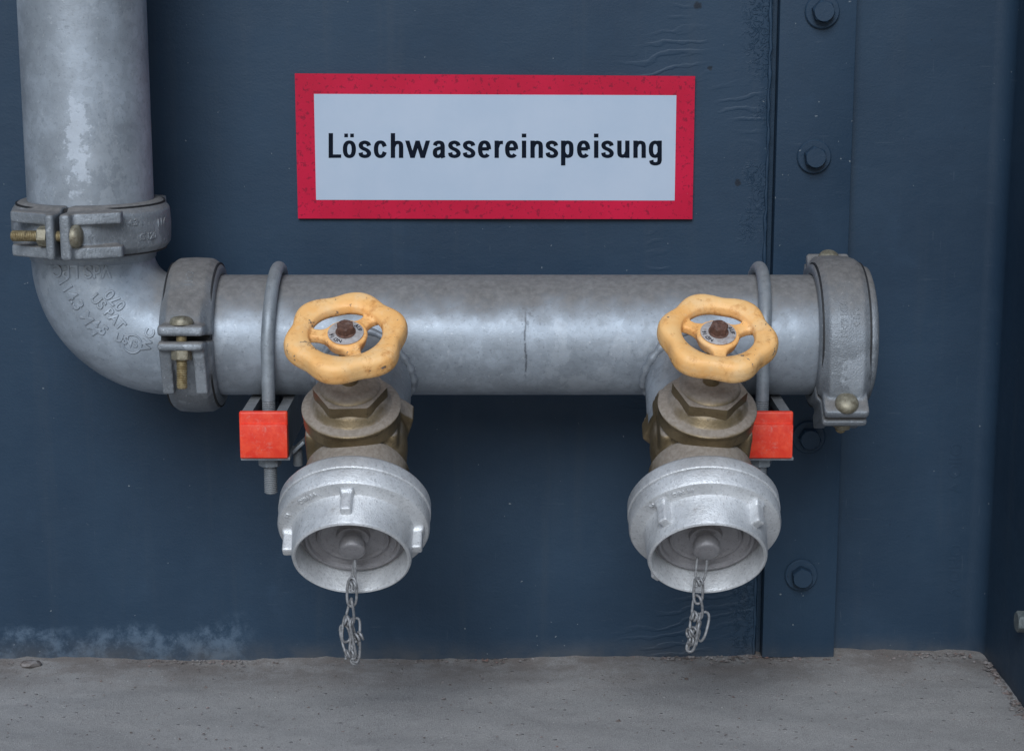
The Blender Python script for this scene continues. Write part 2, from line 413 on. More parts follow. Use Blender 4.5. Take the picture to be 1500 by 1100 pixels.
# ================================================================== ground
def ground():
    me = MB(); nx, ny = 120, 44
    xs = [-8, -4, -2, -1.2, -.9] + [-.8 + 1.6 * i / nx for i in range(nx + 1)] + [.9, 1.2, 2, 4, 8]
    ys = [.02 - .42 * i / ny for i in range(ny + 1)] + [-.6, -1, -1.6, -2.5, -4, -6, -9, -14]
    rnd = random.Random(3)
    vs = []; fs = []
    for j, y in enumerate(ys):
        for i, x in enumerate(xs):
            xx = max(-.8, min(.8, x))
            z = FLOOR + .0055 * max(0, xx + .15) / .6 * 1.4
            if -.8 < x < .8 and y > -.42:
                z += rnd.gauss(0, .00045) + .0016 * math.sin(x * 23 + 1.3 * math.sin(y * 31)) * math.sin(y * 27 + 2)
                if y > -.004: z += abs(rnd.gauss(0, .0012))
            vs.append((x, y, z))
    n = len(xs)
    for j in range(len(ys) - 1):
        for i in range(n - 1): fs.append([j * n + i, j * n + i + 1, (j + 1) * n + i + 1, (j + 1) * n + i])
    o = MB().add(vs, fs).build('ground', M['floor'], angle=180); struct(o)
ground()
def floor_z(x): return FLOOR + .0055 * max(0, min(.8, x) + .15) / .6 * 1.4

# ================================================================== wall plates
XS0 = at(1143, 0, -.012).x; XS1 = at(1256, 0, -.012).x       # cover strip edges
XE = XS0 - .0062                                             # sheet ends just left of the strip, leaving an open joint
XF = .505                                                    # flange face
TOPZ = 1.35
wall = thing('steel_wall', 'dark blue painted steel wall sheet behind the pipes', 'wall', (0, 0, FLOOR))
def sheet_mesh():
    bm = MB()
    z0 = FLOOR - .03
    nx, nz = 90, 60; vs = []; fs = []
    xs = [-2.2, -1.2, -.8] + [-.7 + (XE + .7) * i / nx for i in range(nx + 1)]
    zs = [z0 + (.55 - z0) * i / nz for i in range(nz + 1)] + [.8, TOPZ]
    for z in zs:
        for x in xs:
            y = .0011 * math.sin(x * 5.1 + 1.1) * math.sin(z * 6.3 + .4) + .0005 * math.sin(x * 17 + z * 9)
            vs.append((x, y, z))
    n = len(xs)
    for j in range(len(zs) - 1):
        for i in range(n - 1): fs.append([j * n + i, j * n + i + 1, (j + 1) * n + i + 1, (j + 1) * n + i])
    # right-hand edge returns into the joint
    m0 = len(vs)
    for z in zs: vs.append((XE + .0012, .0018, z)); vs.append((XE + .0015, .012, z))
    for j in range(len(zs) - 1):
        a = j * n + n - 1; b = (j + 1) * n + n - 1; c = m0 + 2 * j; d = m0 + 2 * (j + 1)
        fs.append([a, c, d, b]); fs.append([c, c + 1, d + 1, d])
    return bm.add(vs, fs)
sheet_mesh().build('sheet', M['sheet'], wall, angle=40)
# joint bead: a painted-over sealant ridge along the edge of the sheet
rb = random.Random(5); pts = [(XE - .0010 + rb.gauss(0, .0004), -.0002, FLOOR - .02 + 1.3 * i / 160) for i in range(161)]
MB().tube(pts, lambda i: .0016 + .0005 * math.sin(i * 1.7) + rb.gauss(0, .0002), 8).build('joint_bead', M['plate'], wall, angle=180)
# cover strip with bolts
strip_bot = at(1170, 962, -.010).z
strip = MB().box(((XS0 + XS1) / 2, -.002, (strip_bot + TOPZ) / 2), (XS1 - XS0, .020, TOPZ - strip_bot), bev=.0016).build('cover_strip', M['plate'], wall, angle=50)
for i, (u, v) in enumerate(((1205, 17), (1193, 230), (1185, 641), (1174, 843))):
    p = at(u, v, -.016); rot = (.3, .15, .5, .1)[i]
    MB().lathe([(0, .0172), (.0030, .0172), (.0040, .0162), (.0040, .008)], (p.x, -.0118, p.z), (0, -1, 0), 36).build('washer', M['plate'], strip)
    q = MB().hexa((p.x, -.0150, p.z), (0, -1, 0), .0200, .0125, rot, .22)
    q.lathe([(0, .0098), (.0012, .0098), (.002, .006)], (p.x, -.0150, p.z), (0, -1, 0), 24).build('bolt_head', M['plate'], strip)

# ================================================================== raised cast lettering
def raised(text, size, place, name, m, parent, depth=.0007, spacing=1.0, lean=0.0):
    """built-in letter outlines, thickened and laid on a surface by place(x, y) -> (point, normal)"""
    cu = bpy.data.curves.new(name, 'FONT'); cu.body = text; cu.size = size; cu.extrude = depth; cu.align_x = 'CENTER'; cu.align_y = 'CENTER'
    cu.space_character = spacing; cu.resolution_u = 3; cu.bevel_depth = depth * .4; cu.bevel_resolution = 1; cu.offset = size * .008; cu.shear = lean
    to = bpy.data.objects.new(name, cu); COL.objects.link(to)
    dg = bpy.context.evaluated_depsgraph_get(); dg.update()
    me = bpy.data.meshes.new_from_object(to.evaluated_get(dg)); bpy.data.objects.remove(to); bpy.data.curves.remove(cu)
    off = root_loc(parent)
    for v in me.vertices:
        pnt, nrm = place(v.co.x, v.co.y); v.co = pnt + nrm * v.co.z - off
    me.materials.clear(); me.materials.append(m); me.name = name
    o = bpy.data.objects.new(name, me); COL.objects.link(o); o.parent = parent
    return o

# rolled column on the right: web, root fillet, flange coming forward
colm = thing('steel_column', 'blue painted rolled steel column with flange at the right edge', 'column', (XF, 0, FLOOR))
def colmesh():
    RF = .020; prof = [(XS0 - .012, .0095), (XS1 + .02, .0095), (XF - RF, .0095)]
    for k in range(1, 13):
        a = PI / 2 * k / 12; prof.append((XF - RF + RF * math.sin(a), .0095 - RF + RF * math.cos(a)))
    prof += [(XF + .0008, -.10), (XF + .0025, -.38), (XF + .004, -.384), (XF + .02, -.384), (XF + .02, .0095)]  # out-of-view front of the flange is lengthened to shade the web
    zs = [FLOOR - .03 + .04 * i for i in range(36)]
    vs = [(x, y, z) for z in zs for x, y in prof]; n = len(prof)
    fs = [[j * n + i, j * n + i + 1, (j + 1) * n + i + 1, (j + 1) * n + i] for j in range(len(zs) - 1) for i in range(n - 1)]
    return MB().add(vs, fs)
colmesh().build('column_profile', M['plate'], colm, angle=50)
for tx, vv in (('OIIO V', 685), ('OHO V', 835)):
    def mill(x, y, vv=vv):
        q = at(1398, vv, .0095); return Vector((q.x + y, .0097, q.z - x)), Vector((0, -1, 0))
    raised(tx, .018, mill, 'mill_mark', M['plate'], colm, .0004)
fz = at(1494, 908, -.13)
def on_flange(u, v):
    d = FWD * FPX + Vector((1, 0, 0)) * (u - 750) + UP * (550 - v); return CAM + d * ((XF - CAM.x) / d.x)
p = on_flange(1503, 910)
MB().hexa((XF + .0004, p.y, p.z), (-1, 0, 0), .019, .010, .2, .18).build('bolt_head', M['palebolt'], colm)

# ================================================================== sign
sl0 = at(432, 108, -.003); sr0 = at(1018, 112, -.003); sl1 = at(437, 320, -.003); sr1 = at(1014, 321, -.003)
SGX0 = (sl0.x + sl1.x) / 2; SGX1 = (sr0.x + sr1.x) / 2
sign = thing('sign', 'white sign with red border reading Löschwassereinspeisung above the pipe', 'sign', ((SGX0 + SGX1) / 2, -.004, (sl1.z + sr1.z) / 2))
quad = [Vector((SGX0, 0, sl0.z)), Vector((SGX1, 0, sr0.z)), Vector((SGX1, 0, sr1.z)), Vector((SGX0, 0, sl1.z))]
def plate(q, y0, y1, rnd=0.0):
    pts = [p.copy() for p in q]; n = len(pts); vs = [(p.x, y0, p.z) for p in pts] + [(p.x, y1, p.z) for p in pts]
    fs = [list(range(n)), [n + k for k in range(n - 1, -1, -1)]] + [[k, (k + 1) % n, n + (k + 1) % n, n + k] for k in range(n)]
    return MB().add(vs, fs)
plate(quad, -.0050, .0012).build('sign_plate', M['sign_red'], sign, smooth=False)
inn = [at(460, 138, -.005), at(991, 140, -.005), at(988, 294, -.005), at(463, 293, -.005)]
for a, b in ((0, 3), (1, 2)):
    xm = (inn[a].x + inn[b].x) / 2; inn[a].x = xm; inn[b].x = xm
plate(inn, -.0053, -.0045).build('white_field', M['sign_white'], sign, smooth=False)

# lettering: condensed bold grotesque drawn with a flat pen
def arc(cx, cy, rx, ry, a0, a1, n=28, e=2.35):
    o = []
    for i in range(n + 1):
        a = R(a0 + (a1 - a0) * i / n); c, s_ = math.cos(a), math.sin(a)
        o.append((cx + rx * math.copysign(abs(c) ** (2 / e), c), cy + ry * math.copysign(abs(s_) ** (2 / e), s_)))
    return o
def spl(P, k=8):
    o = []
    for i in range(len(P) - 1):
        p0 = P[max(0, i - 1)]; p1 = P[i]; p2 = P[i + 1]; p3 = P[min(len(P) - 1, i + 2)]
        for j in range(k):
            t = j / k
            o.append(tuple(.5 * ((2 * p1[d]) + (-p0[d] + p2[d]) * t + (2 * p0[d] - 5 * p1[d] + 4 * p2[d] - p3[d]) * t * t + (-p0[d] + 3 * p1[d] - 3 * p2[d] + p3[d]) * t ** 3) for d in (0, 1)))
    o.append(P[-1]); return o
def ln(*P): return list(P)
def glyph(ch):
    X = 146
    if ch == 'L': return 107, [('p', ln((19, 0), (19, 209))), ('p', ln((19, 15), (107, 15)))], []
    if ch == 'ö': return 112, [('c', arc(56, 73, 37, 60, 0, 360, 40))], [(13, 174, 44, 205), (63, 174, 94, 205)]
    if ch == 's': return 107, [('p', spl([(88, 102), (80, 122), (53, 132), (26, 122), (20, 102), (34, 83), (70, 65), (88, 43), (80, 21), (53, 13), (25, 22), (18, 45)]))], []
    if ch == 'c': return 110, [('p', [(92, 96)] + arc(55, 73, 37, 60, 34, 326, 36) + [(92, 50)])], []
    if ch == 'h': return 107, [('p', ln((19, 0), (19, 209))), ('p', spl([(22, 98), (36, 122), (60, 131), (82, 122), (88, 98)]) + [(88, 0)])], []
    if ch == 'n': return 107, [('p', ln((19, 0), (19, X))), ('p', spl([(22, 98), (36, 122), (60, 131), (82, 122), (88, 98)]) + [(88, 0)])], []
    if ch == 'u': return 105, [('p', ln((86, 0), (86, X))), ('p', [(19, X)] + spl([(19, 48), (25, 24), (46, 15), (70, 24), (83, 48)]))], []
    if ch == 'w': return 210, [('d', (0, X), (44, 0)), ('d', (44, 0), (88, X)), ('d', (86, X), (130, 0)), ('d', (130, 0), (174, X))], []
    if ch == 'a': return 105, [('p', spl([(19, 104), (28, 124), (52, 132), (76, 124), (84, 102)]) + [(84, 20), (90, 0)]), ('p', spl([(84, 86), (48, 79), (24, 66), (19, 42), (26, 20), (44, 13), (66, 20), (84, 42)]))], []
    if ch == 'e': return 110, [('p', ln((24, 76), (92, 76))), ('p', arc(55, 73, 37, 60, 0, 318, 40))], []
    if ch == 'r': return 72, [('p', ln((19, 0), (19, X))), ('p', spl([(22, 92), (32, 118), (48, 129), (72, 130)]))], []
    if ch == 'i': return 36, [('p', ln((18, 0), (18, X)))], [(-1, 173, 37, 205)]
    if ch == 'p': return 106, [('p', ln((19, -64), (19, X))), ('p', spl([(22, 104), (36, 124), (58, 132), (80, 121), (87, 96), (87, 50), (80, 24), (58, 14), (36, 22), (22, 42)]))], []
    if ch == 'g': return 110, [('p', [(91, X), (91, -18)] + spl([(91, -20), (82, -42), (54, -50), (28, -42), (20, -20)])), ('p', spl([(88, 104), (74, 124), (52, 132), (30, 121), (19, 96), (19, 50), (30, 24), (52, 14), (74, 22), (88, 42)]))], []
SPOTS = [('L', 65), ('ö', 185), ('s', 318), ('c', 448), ('h', 590), ('w', 712), ('a', 945), ('s', 1075), ('s', 1199), ('e', 1328), ('r', 1467), ('e', 1557), ('i', 1699),
         ('n', 1770), ('s', 1899), ('p', 2029), ('e', 2165), ('i', 2309), ('s', 2369), ('u', 2504), ('n', 2640), ('g', 2772)]
def lettering():
    mb = MB(); K = 5.769; lift = 0
    def put(x, y, k): # glyph units -> sign plane
        q = at(470 + x / K, 180 + (298 - y) / K, -.0056); return Vector((q.x, -.00555 - .00003 * k, q.z))
    for ch, x0 in SPOTS:
        wd, strokes, dots = glyph(ch)
        k = 0
        for s_ in strokes:
            k += 1
            if s_[0] == 'd':
                (xa, ya), (xb, yb) = s_[1], s_[2]
                P = [put(x0 + xa, ya, k), put(x0 + xa + 37, ya, k), put(x0 + xb + 37, yb, k), put(x0 + xb, yb, k)]
                mb.add(P, [[0, 1, 2, 3]]); continue
            path = s_[1]; cl = s_[0] == 'c'; m = len(path); A = []; B = []
            for i in range(m):
                if cl: a, b = path[(i - 1) % (m - 1)], path[(i + 1) % (m - 1)]
                else: a, b = path[max(0, i - 1)], path[min(m - 1, i + 1)]
                tx, ty = b[0] - a[0], b[1] - a[1]; L = math.hypot(tx, ty) or 1; nx, ny = -ty / L, tx / L
                hw = math.sqrt((18.6 * nx) ** 2 + (14.4 * ny) ** 2)
                A.append(put(x0 + path[i][0] + nx * hw, path[i][1] + ny * hw, k)); B.append(put(x0 + path[i][0] - nx * hw, path[i][1] - ny * hw, k))
            vs = A + B; mb.add(vs, [[i, i + 1, m + i + 1, m + i] for i in range(m - 1)])
        for xa, ya, xb, yb in dots:
            mb.add([put(x0 + xa, ya, 0), put(x0 + xb, ya, 0), put(x0 + xb, yb, 0), put(x0 + xa, yb, 0)], [[0, 1, 2, 3]])
    o = mb.build('lettering', M['ink'], sign, smooth=False)
    return o
lettering()

# ================================================================== riser, elbow, header pipe
RB = .075
XC = PX(257); XV = XC - RB; ZC = ZP + RB
Z_C1 = at(134, 329, YP).z                    # upper coupling centre
X_C2 = PX(290); X_C3 = PX(1223)
riser = thing('riser_pipe', 'vertical galvanised pipe rising at the left, pale patch on its side', 'pipe', (XV, YP, Z_C1 + .11))
PRV = .0584
prof = [(-.001, PRV - .006), (-.001, PRV - .001), (0, PRV)] + [(.02 + .06 * i, PRV) for i in range(20)]
MB().lathe(prof, (XV, YP, Z_C1 + .004), (.0, 0, 1), 96).build('pipe_wall', M['riser'], riser, angle=50)

elbow = thing('pipe_elbow', 'grey cast pipe elbow with raised lettering at lower left', 'pipe elbow', (XC, YP, ZC))
def elbow_pt(a, b, r=PR):
    """a: 0 at top end .. 90deg at right end; b: angle round the tube, 0 = towards camera, 90deg = outside of bend"""
    rad = Vector((-math.cos(a), 0, -math.sin(a)))
    n = rad * math.sin(b) + Vector((0, -1, 0)) * math.cos(b)
    return Vector((XC, YP, ZC)) + rad * RB + n * r, n
mb = MB(); vs = []; fs = []; NA, NB = 40, 72
for i in range(NA + 1):
    a = PI / 2 * i / NA; rr = PR * (1.0 + .012 * math.sin(2 * a))
    for k in range(NB): vs.append(elbow_pt(a, 2 * PI * k / NB, rr)[0])
for i in range(NA):
    for k in range(NB): fs.append([i * NB + k, i * NB + (k + 1) % NB, (i + 1) * NB + (k + 1) % NB, (i + 1) * NB + k])
mb.add(vs, fs)
eb = mb.build('bend', M['elbow'], elbow, angle=180)
MB().lathe([(-.001, PR), (.0, PR + .0012), (.005, PR + .002), (.0085, PR + .002), (.0105, PR + .0002), (.013, PR - .001), (.035, PR - .001)], (XV, YP, ZC), (0, 0, 1), 80).build('collar', M['elbow'], elbow, angle=60)
MB().lathe([(-.001, PR), (.0, PR + .0010), (.003, PR + .0018), (.0055, PR + .0018), (.007, PR + .0002), (.03, PR - .001)], (XC, YP, ZP), (1, 0, 0), 80).build('collar', M['elbow'], elbow, angle=60)
# casting seam along the outside
sm = [elbow_pt(R(22 + 46 * i / 30), R(88), PR + .0004)[0] for i in range(31)]
MB().tube(sm, lambda i: .0016 * (.45 + .55 * abs(math.sin(i * .9))), 8).build('casting_seam', M['elbow'], eb, angle=180)
def on_elbow(u, v, rotd, mirror=False):
    """lay text around the spot seen at photo pixel (u, v) on the elbow, rotated by rotd degrees"""
    # find a, b of the surface point nearest the camera there
    best = None
    for ia in range(0, 91, 2):
        for ib in range(-80, 91, 4):
            q, n = elbow_pt(R(ia), R(ib)); dv = q - CAM; dep = dv.dot(FWD)
            uu = 750 + FPX * dv.x / dep; vv = 550 - FPX * dv.dot(UP) / dep
            e = (uu - u) ** 2 + (vv - v) ** 2
            if best is None or e < best[0]: best = (e, R(ia), R(ib))
    _, a0, b0 = best; q0, n0 = elbow_pt(a0, b0)
    ex = Vector((1, 0, 0)); ex = (ex - n0 * ex.dot(n0)).normalized(); ez = Vector((0, 0, 1)); ez = (ez - n0 * ez.dot(n0) - ex * ez.dot(ex)).normalized()
    c, s_ = math.cos(R(rotd)), math.sin(R(rotd))
    def place(x, y):
        if mirror: x = -x
        w_ = q0 + ex * (x * c - y * s_) + ez * (x * s_ + y * c)
        # project on to the torus
        d = w_ - Vector((XC, YP, ZC)); al = math.atan2(-d.z, -d.x); rad = Vector((-math.cos(al), 0, -math.sin(al)))
        cc = Vector((XC, YP, ZC)) + rad * RB; n = (w_ - cc).normalized(); rr = PR * (1.0 + .012 * math.sin(2 * max(0, min(PI / 2, al))))
        return cc + n * (rr - .0002), n
    return place
for tx, u, v, rot, sz in (('VdS LPC', 116, 398, 180, .0165), ('114.3 MM', 118, 448, -58, .0150), ('US PAT', 158, 458, -48, .0125), ('070', 166, 441, 134, .0140), ('4.5', 146, 482, -40, .013), ('WC', 219, 500, 75, .0120), ('US', 178, 494, -20, .0105)):
    raised(tx, sz, on_elbow(u, v, rot), 'raised_lettering', M['elbow'], eb, .0010)
pc = on_elbow(195, 506, 0)
ring = [pc(.0085 * math.cos(2 * PI * k / 32), .0085 * math.sin(2 * PI * k / 32)) for k in range(32)]
MB().tube([q + n * .0006 for q, n in ring], .0008, 6, True).build('approval_ring', M['elbow'], eb, angle=180)
raised('VS', .009, pc, 'raised_lettering', M['elbow'], eb, .0008)

X1 = X_C3 - .004
header = thing('header_pipe', 'long horizontal galvanised pipe carrying both hose valves, scraped mark mid-length', 'pipe', (PX(769), YP, ZP))
MB().lathe([(0, PR - .005), (0, PR - .001), (.001, PR)] + [(.02 + (X1 - X_C2 - .045) * i / 24, PR) for i in range(25)] + [(X1 - X_C2 - .018, PR - .002), (X1 - X_C2, PR - .002)], (X_C2 + .004, YP, ZP), (1, 0, 0), 96).build('pipe_wall', M['pipe'], header, angle=50)
MB().lathe([(0, PR), (.001, PR + .0012), (.004, PR + .0012), (.005, PR)], (PX(1195), YP, ZP), (1, 0, 0), 80).build('end_bead', M['pipe'], header)

# ================================================================== grooved couplings
def coupling(label, c, axis, ear, bolt_flip, tail, walls=False, rear=1.0, grp='grooved pipe couplings'):
    """ear: radial direction of the ear turned to the camera; bolt runs tangentially"""
    a = Vector(axis).normalized(); e1 = Vector(ear).normalized(); e2 = a.cross(e1) * bolt_flip; c = Vector(c)
    t = thing('grooved_coupling', label, 'pipe coupling', c, grp)
    HW = .0245; bulge = .0125 if rear < 1 else .0165
    gap = .0024
    for sgn in (1, -1):
        mb = MB(); vs = []; fs = []
        sec0 = [(-HW, .0570), (-HW, .0650), (-HW + .0035, .0690), (-HW + .009, 1), (0, 1.012), (HW - .009, 1), (HW - .0035, .0690), (HW, .0650), (HW, .0570)]
        N = 60
        for i in range(N + 1):
            ph = R(2.0) + (PI - R(4.0)) * i / N
            near = min(ph, PI - ph)
            k = max(0.0, 1 - near / R(40)); Ro = .0730 + bulge * k * k * (3 - 2 * k)
            dirv = e1 * math.cos(ph) + e2 * (sgn * math.sin(ph))
            for ax, r in sec0:
                rr = Ro * r if r > .5 else r + (Ro - .0730) * .5 * (1 if r > .06 else 0)
                vs.append(c + a * ax + dirv * rr)
        n = len(sec0)
        for i in range(N):
            for k in range(n):
                k2 = (k + 1) % n; fs.append([i * n + k, i * n + k2, (i + 1) * n + k2, (i + 1) * n + k])
        fs.append(list(range(n))); fs.append([N * n + k for k in range(n - 1, -1, -1)])
        mb.add(vs, fs)
        for es in (1, -1):          # ear pads at both split lines
            th = .0105 if sgn > 0 else .0085
            mb.box(c + e1 * es * .0835 * (1 if es > 0 else rear) + e2 * sgn * (gap + th / 2), (.042, .031, th), (a, e1, e2), .003, 2)
            # gussets running from the pad back on to the housing, leaving a pocket for head and nut
            for gx in ((-1, 1) if (sgn < 0 or walls) else ()):
                vs = []
                for ax_ in (gx * .0100, gx * .0208):
                    for rr, tt in ((.066, gap + .002), (.0915, gap + .002), (.0885, gap + th + .006), (.0728, .052), (.0600, .050)):
                        vs.append(c + a * ax_ + e1 * es * rr + e2 * sgn * tt)
                mb.add(vs, [[0, 1, 2, 3, 4], [9, 8, 7, 6, 5]] + [[k, (k + 1) % 5, 5 + (k + 1) % 5, 5 + k] for k in range(5)])
        h = mb.build('housing_half', M['cast'], t, angle=180, remesh=.00145, relax=7)
    MB().lathe([(-HW + .002, .0560), (-HW + .002, .0690), (HW - .002, .0690), (HW - .002, .0560)], c, a, 64).build('gasket', M['gap'], t)
    for es in (1, -1):
        bc = c + e1 * es * .0895 * (1 if es > 0 else rear); 
        b = MB(); b.thread(bc - e2 * (.005 + .0085 + tail), e2, .0050, .0085 + tail + .024, .0016, 20).build('bolt', M['brasszinc'], t, angle=40)
        hd = MB(); hd.lathe([(0, .0105), (.003, .0108), (.0055, .0098), (.0075, .0070), (.0084, .002)], bc + e2 * (gap + .0100), e2, 32, cap1=True).build('bolt_head', M['nutzinc'], t, angle=60)
        nu = MB(); nu.hexa(bc - e2 * (gap + .0082), -e2, .0165, .0088, .3 if es > 0 else .1, .14).build('nut', M['nutzinc'], t, angle=40)
    return t, c, a, e1, e2
def on_housing(c, a, e1, e2, ph, ax, Ro=.0737, ang=0.0):
    """text around a housing; ph degrees from the ear, text runs round the ring"""
    def place(x, y):
        xr = x * math.cos(ang) - y * math.sin(ang); yr = x * math.sin(ang) + y * math.cos(ang)
        p_ = R(ph) + xr / Ro; n = e1 * math.cos(p_) + e2 * math.sin(p_)
        near = min(abs(p_), abs(PI - p_)); k = max(0.0, 1 - near / R(40)); rr = (.0730 + .0145 * k * k * (3 - 2 * k)) * 1.004
        return c + a * (ax + yr) + n * (rr - .0003), n
    return place
c1 = coupling('cast coupling clamping the vertical pipe to the elbow, bolt pointing left', (XV, YP, Z_C1), (0, 0, 1), (math.sin(R(-6)), -math.cos(R(-6)), 0), 1, .031, True)
c2 = coupling('cast coupling between the elbow and the horizontal pipe, threaded bolt hanging down', (X_C2, YP, ZP), (1, 0, 0.0), (0, -math.cos(R(8)), math.sin(R(8))), -1, .032)
c3 = coupling('cast coupling on the right end of the horizontal pipe, brass bolt below', (X_C3, YP, ZP), (1, 0, 0), (0, -math.cos(R(43)), -math.sin(R(43))), -1, .015, False, .90)
for (t, c, a, e1, e2), L in ((c1, [('4  114.3', 42, .008, .0085), ('C 120', 62, -.006, .0085), ('114', 78, .004, .011)]), (c2, [('114.3', 48, .0, .0095)]), (c3, [('114.3 MM', 64, -.004, .0085), ('4 114', 66, .007, .0075)])):
    par = [o for o in t.children if o.name.startswith('housing_half')][0]
    for tx, ph, ax, sz in L:
        raised(tx, sz, on_housing(c, a, e1, e2, ph, ax), 'raised_lettering', M['cast'], par, .0008)

ec = thing('pipe_end_cap', 'round cast end cap closing the right end of the horizontal pipe', 'pipe cap', (X_C3, YP, ZP))
MB().lathe([(.004, .030), (.004, .0570), (.018, .0570), (.019, .0645), (.0245, .0662), (.0285, .0645), (.031, .058), (.0335, .040), (.0345, .015)], (X_C3, YP, ZP), (1, 0, 0), 72, cap1=True).build('cap_disc', M['cast'], ec, angle=50)

# ================================================================== brackets with U-bolts
def bracket(xc, xleg, label, right):
    yf = -.231; zt = ZP - PR - .0002; w_ = .0415; zb = zt - .0415; th = .0026
    t = thing('pipe_bracket', label, 'bracket', (xc, 0, zt), 'pipe support brackets')
    # slotted channel, slot upwards, from the wall out to the red cap
    pr = [(-.011, -.0075), (-.011, 0), (-w_ / 2, 0), (-w_ / 2, -w_), (w_ / 2, -w_), (w_ / 2, 0), (.011, 0), (.011, -.0075)]
    inr = [(-.011 - th, -.0075), (-.011 - th, -th), (-w_ / 2 + th, -th), (-w_ / 2 + th, -w_ + th), (w_ / 2 - th, -w_ + th), (w_ / 2 - th, -th), (.011 + th, -th), (.011 + th, -.0075)]
    vs = []; n = len(pr)
    for y in (yf, -.001):
        vs += [(xc + x, y, zt + z) for x, z in pr] + [(xc + x, y, zt + z) for x, z in inr]
    fs = []
    for k in range(n - 1):
        fs += [[k, k + 1, 2 * n + k + 1, 2 * n + k], [n + k + 1, n + k, 3 * n + k, 3 * n + k + 1], [k + 1, k, n + k, n + k + 1]]
    fs += [[0, n, 3 * n, 2 * n], [n - 1, 2 * n - 1, 4 * n - 1, 3 * n - 1]]
    MB().add(vs, fs).build('channel', M['rod'], t, smooth=False)
    MB().box((xc, -.0035, zt - .02), (.10 if False else .062, .005, .085), bev=.001).build('base_plate', M['rod'], t, angle=50)
    cap = MB().box((xc, yf - .002, zt - w_ / 2), (w_ + .0030, .0065, w_ + .0030), bev=.0022, seg=3)
    # stepped lower face: the cap's front panel stands proud under the top band
    cap.box((xc + .0002, yf - .0055, zt - w_ / 2 - .0050), (w_ + .0022, .0052, w_ - .0100), bev=.0014, seg=2)
    cap.build('end_cap', M['red'], t, angle=40)
    # U-bolt over the pipe
    rr = .0062; ra = PR + rr + .0006; pts = []
    zn = zb - .006
    for i in range(13): pts.append((xleg, YP - ra, ZP - .050 + .050 * i / 12))
    for i in range(1, 33):
        an = PI * i / 32; pts.append((xleg + .0035 * math.sin(an), YP - ra * math.cos(an), ZP + ra * math.sin(an)))
    for i in range(1, 12): pts.append((xleg, YP + ra, ZP - .1 * i / 11))
    ub = MB().tube(pts, rr, 16, hint=(1, 0, 0)).build('u_bolt', M['rod'], t, angle=60)
    MB().thread((xleg, YP - ra, zb - .040), (0, 0, 1), rr * .99, (ZP - .049) - (zb - .040), .00175, 20).build('threaded_end', M['rod'], ub, angle=40)
    MB().thread((xleg, YP + ra, zb - .020), (0, 0, 1), rr * .99, .09, .00175, 16).build('threaded_end', M['rod'], ub, angle=40)
    for yy in (YP - ra, YP + ra):
        MB().hexa((xleg, yy, zb - .0034), (0, 0, -1), .0190, .0098, .25, .15, hint=(0, 1, 0)).build('nut', M['rod'], t, angle=40)
    MB().box((xc + .001, YP - ra + .002, zb - .0017), (w_ + .004, .046, .0032), bev=.0008).build('washer_plate', M['rod'], t, angle=40)
    if not right:
        # turned-up clip tab and little set screw beside the channel
        MB().box((xc + w_ / 2 + .0075, YP - ra + .012, zb + .003), (.016, .020, .003), (Vector((math.cos(.75), 0, math.sin(.75))), Vector((0, 1, 0)), Vector((-math.sin(.75), 0, math.cos(.75)))), .0008).build('clip_tab', M['rod'], t, angle=40)
        MB().thread((xc + w_ / 2 + .006, YP - ra + .014, zb - .017), (0, 0, 1), .0045, .017, .0012, 16).build('set_screw', M['rod'], t, angle=40)
    return t
bracket(at(387, 630, -.231).x, at(392, 540, -.215).x, 'galvanised bracket with U-bolt and red end cap left of the left valve', False)
bracket(at(1125, 630, -.231).x, at(1117, 575, -.215).x, 'galvanised bracket with U-bolt and red end cap right of the right valve', True)

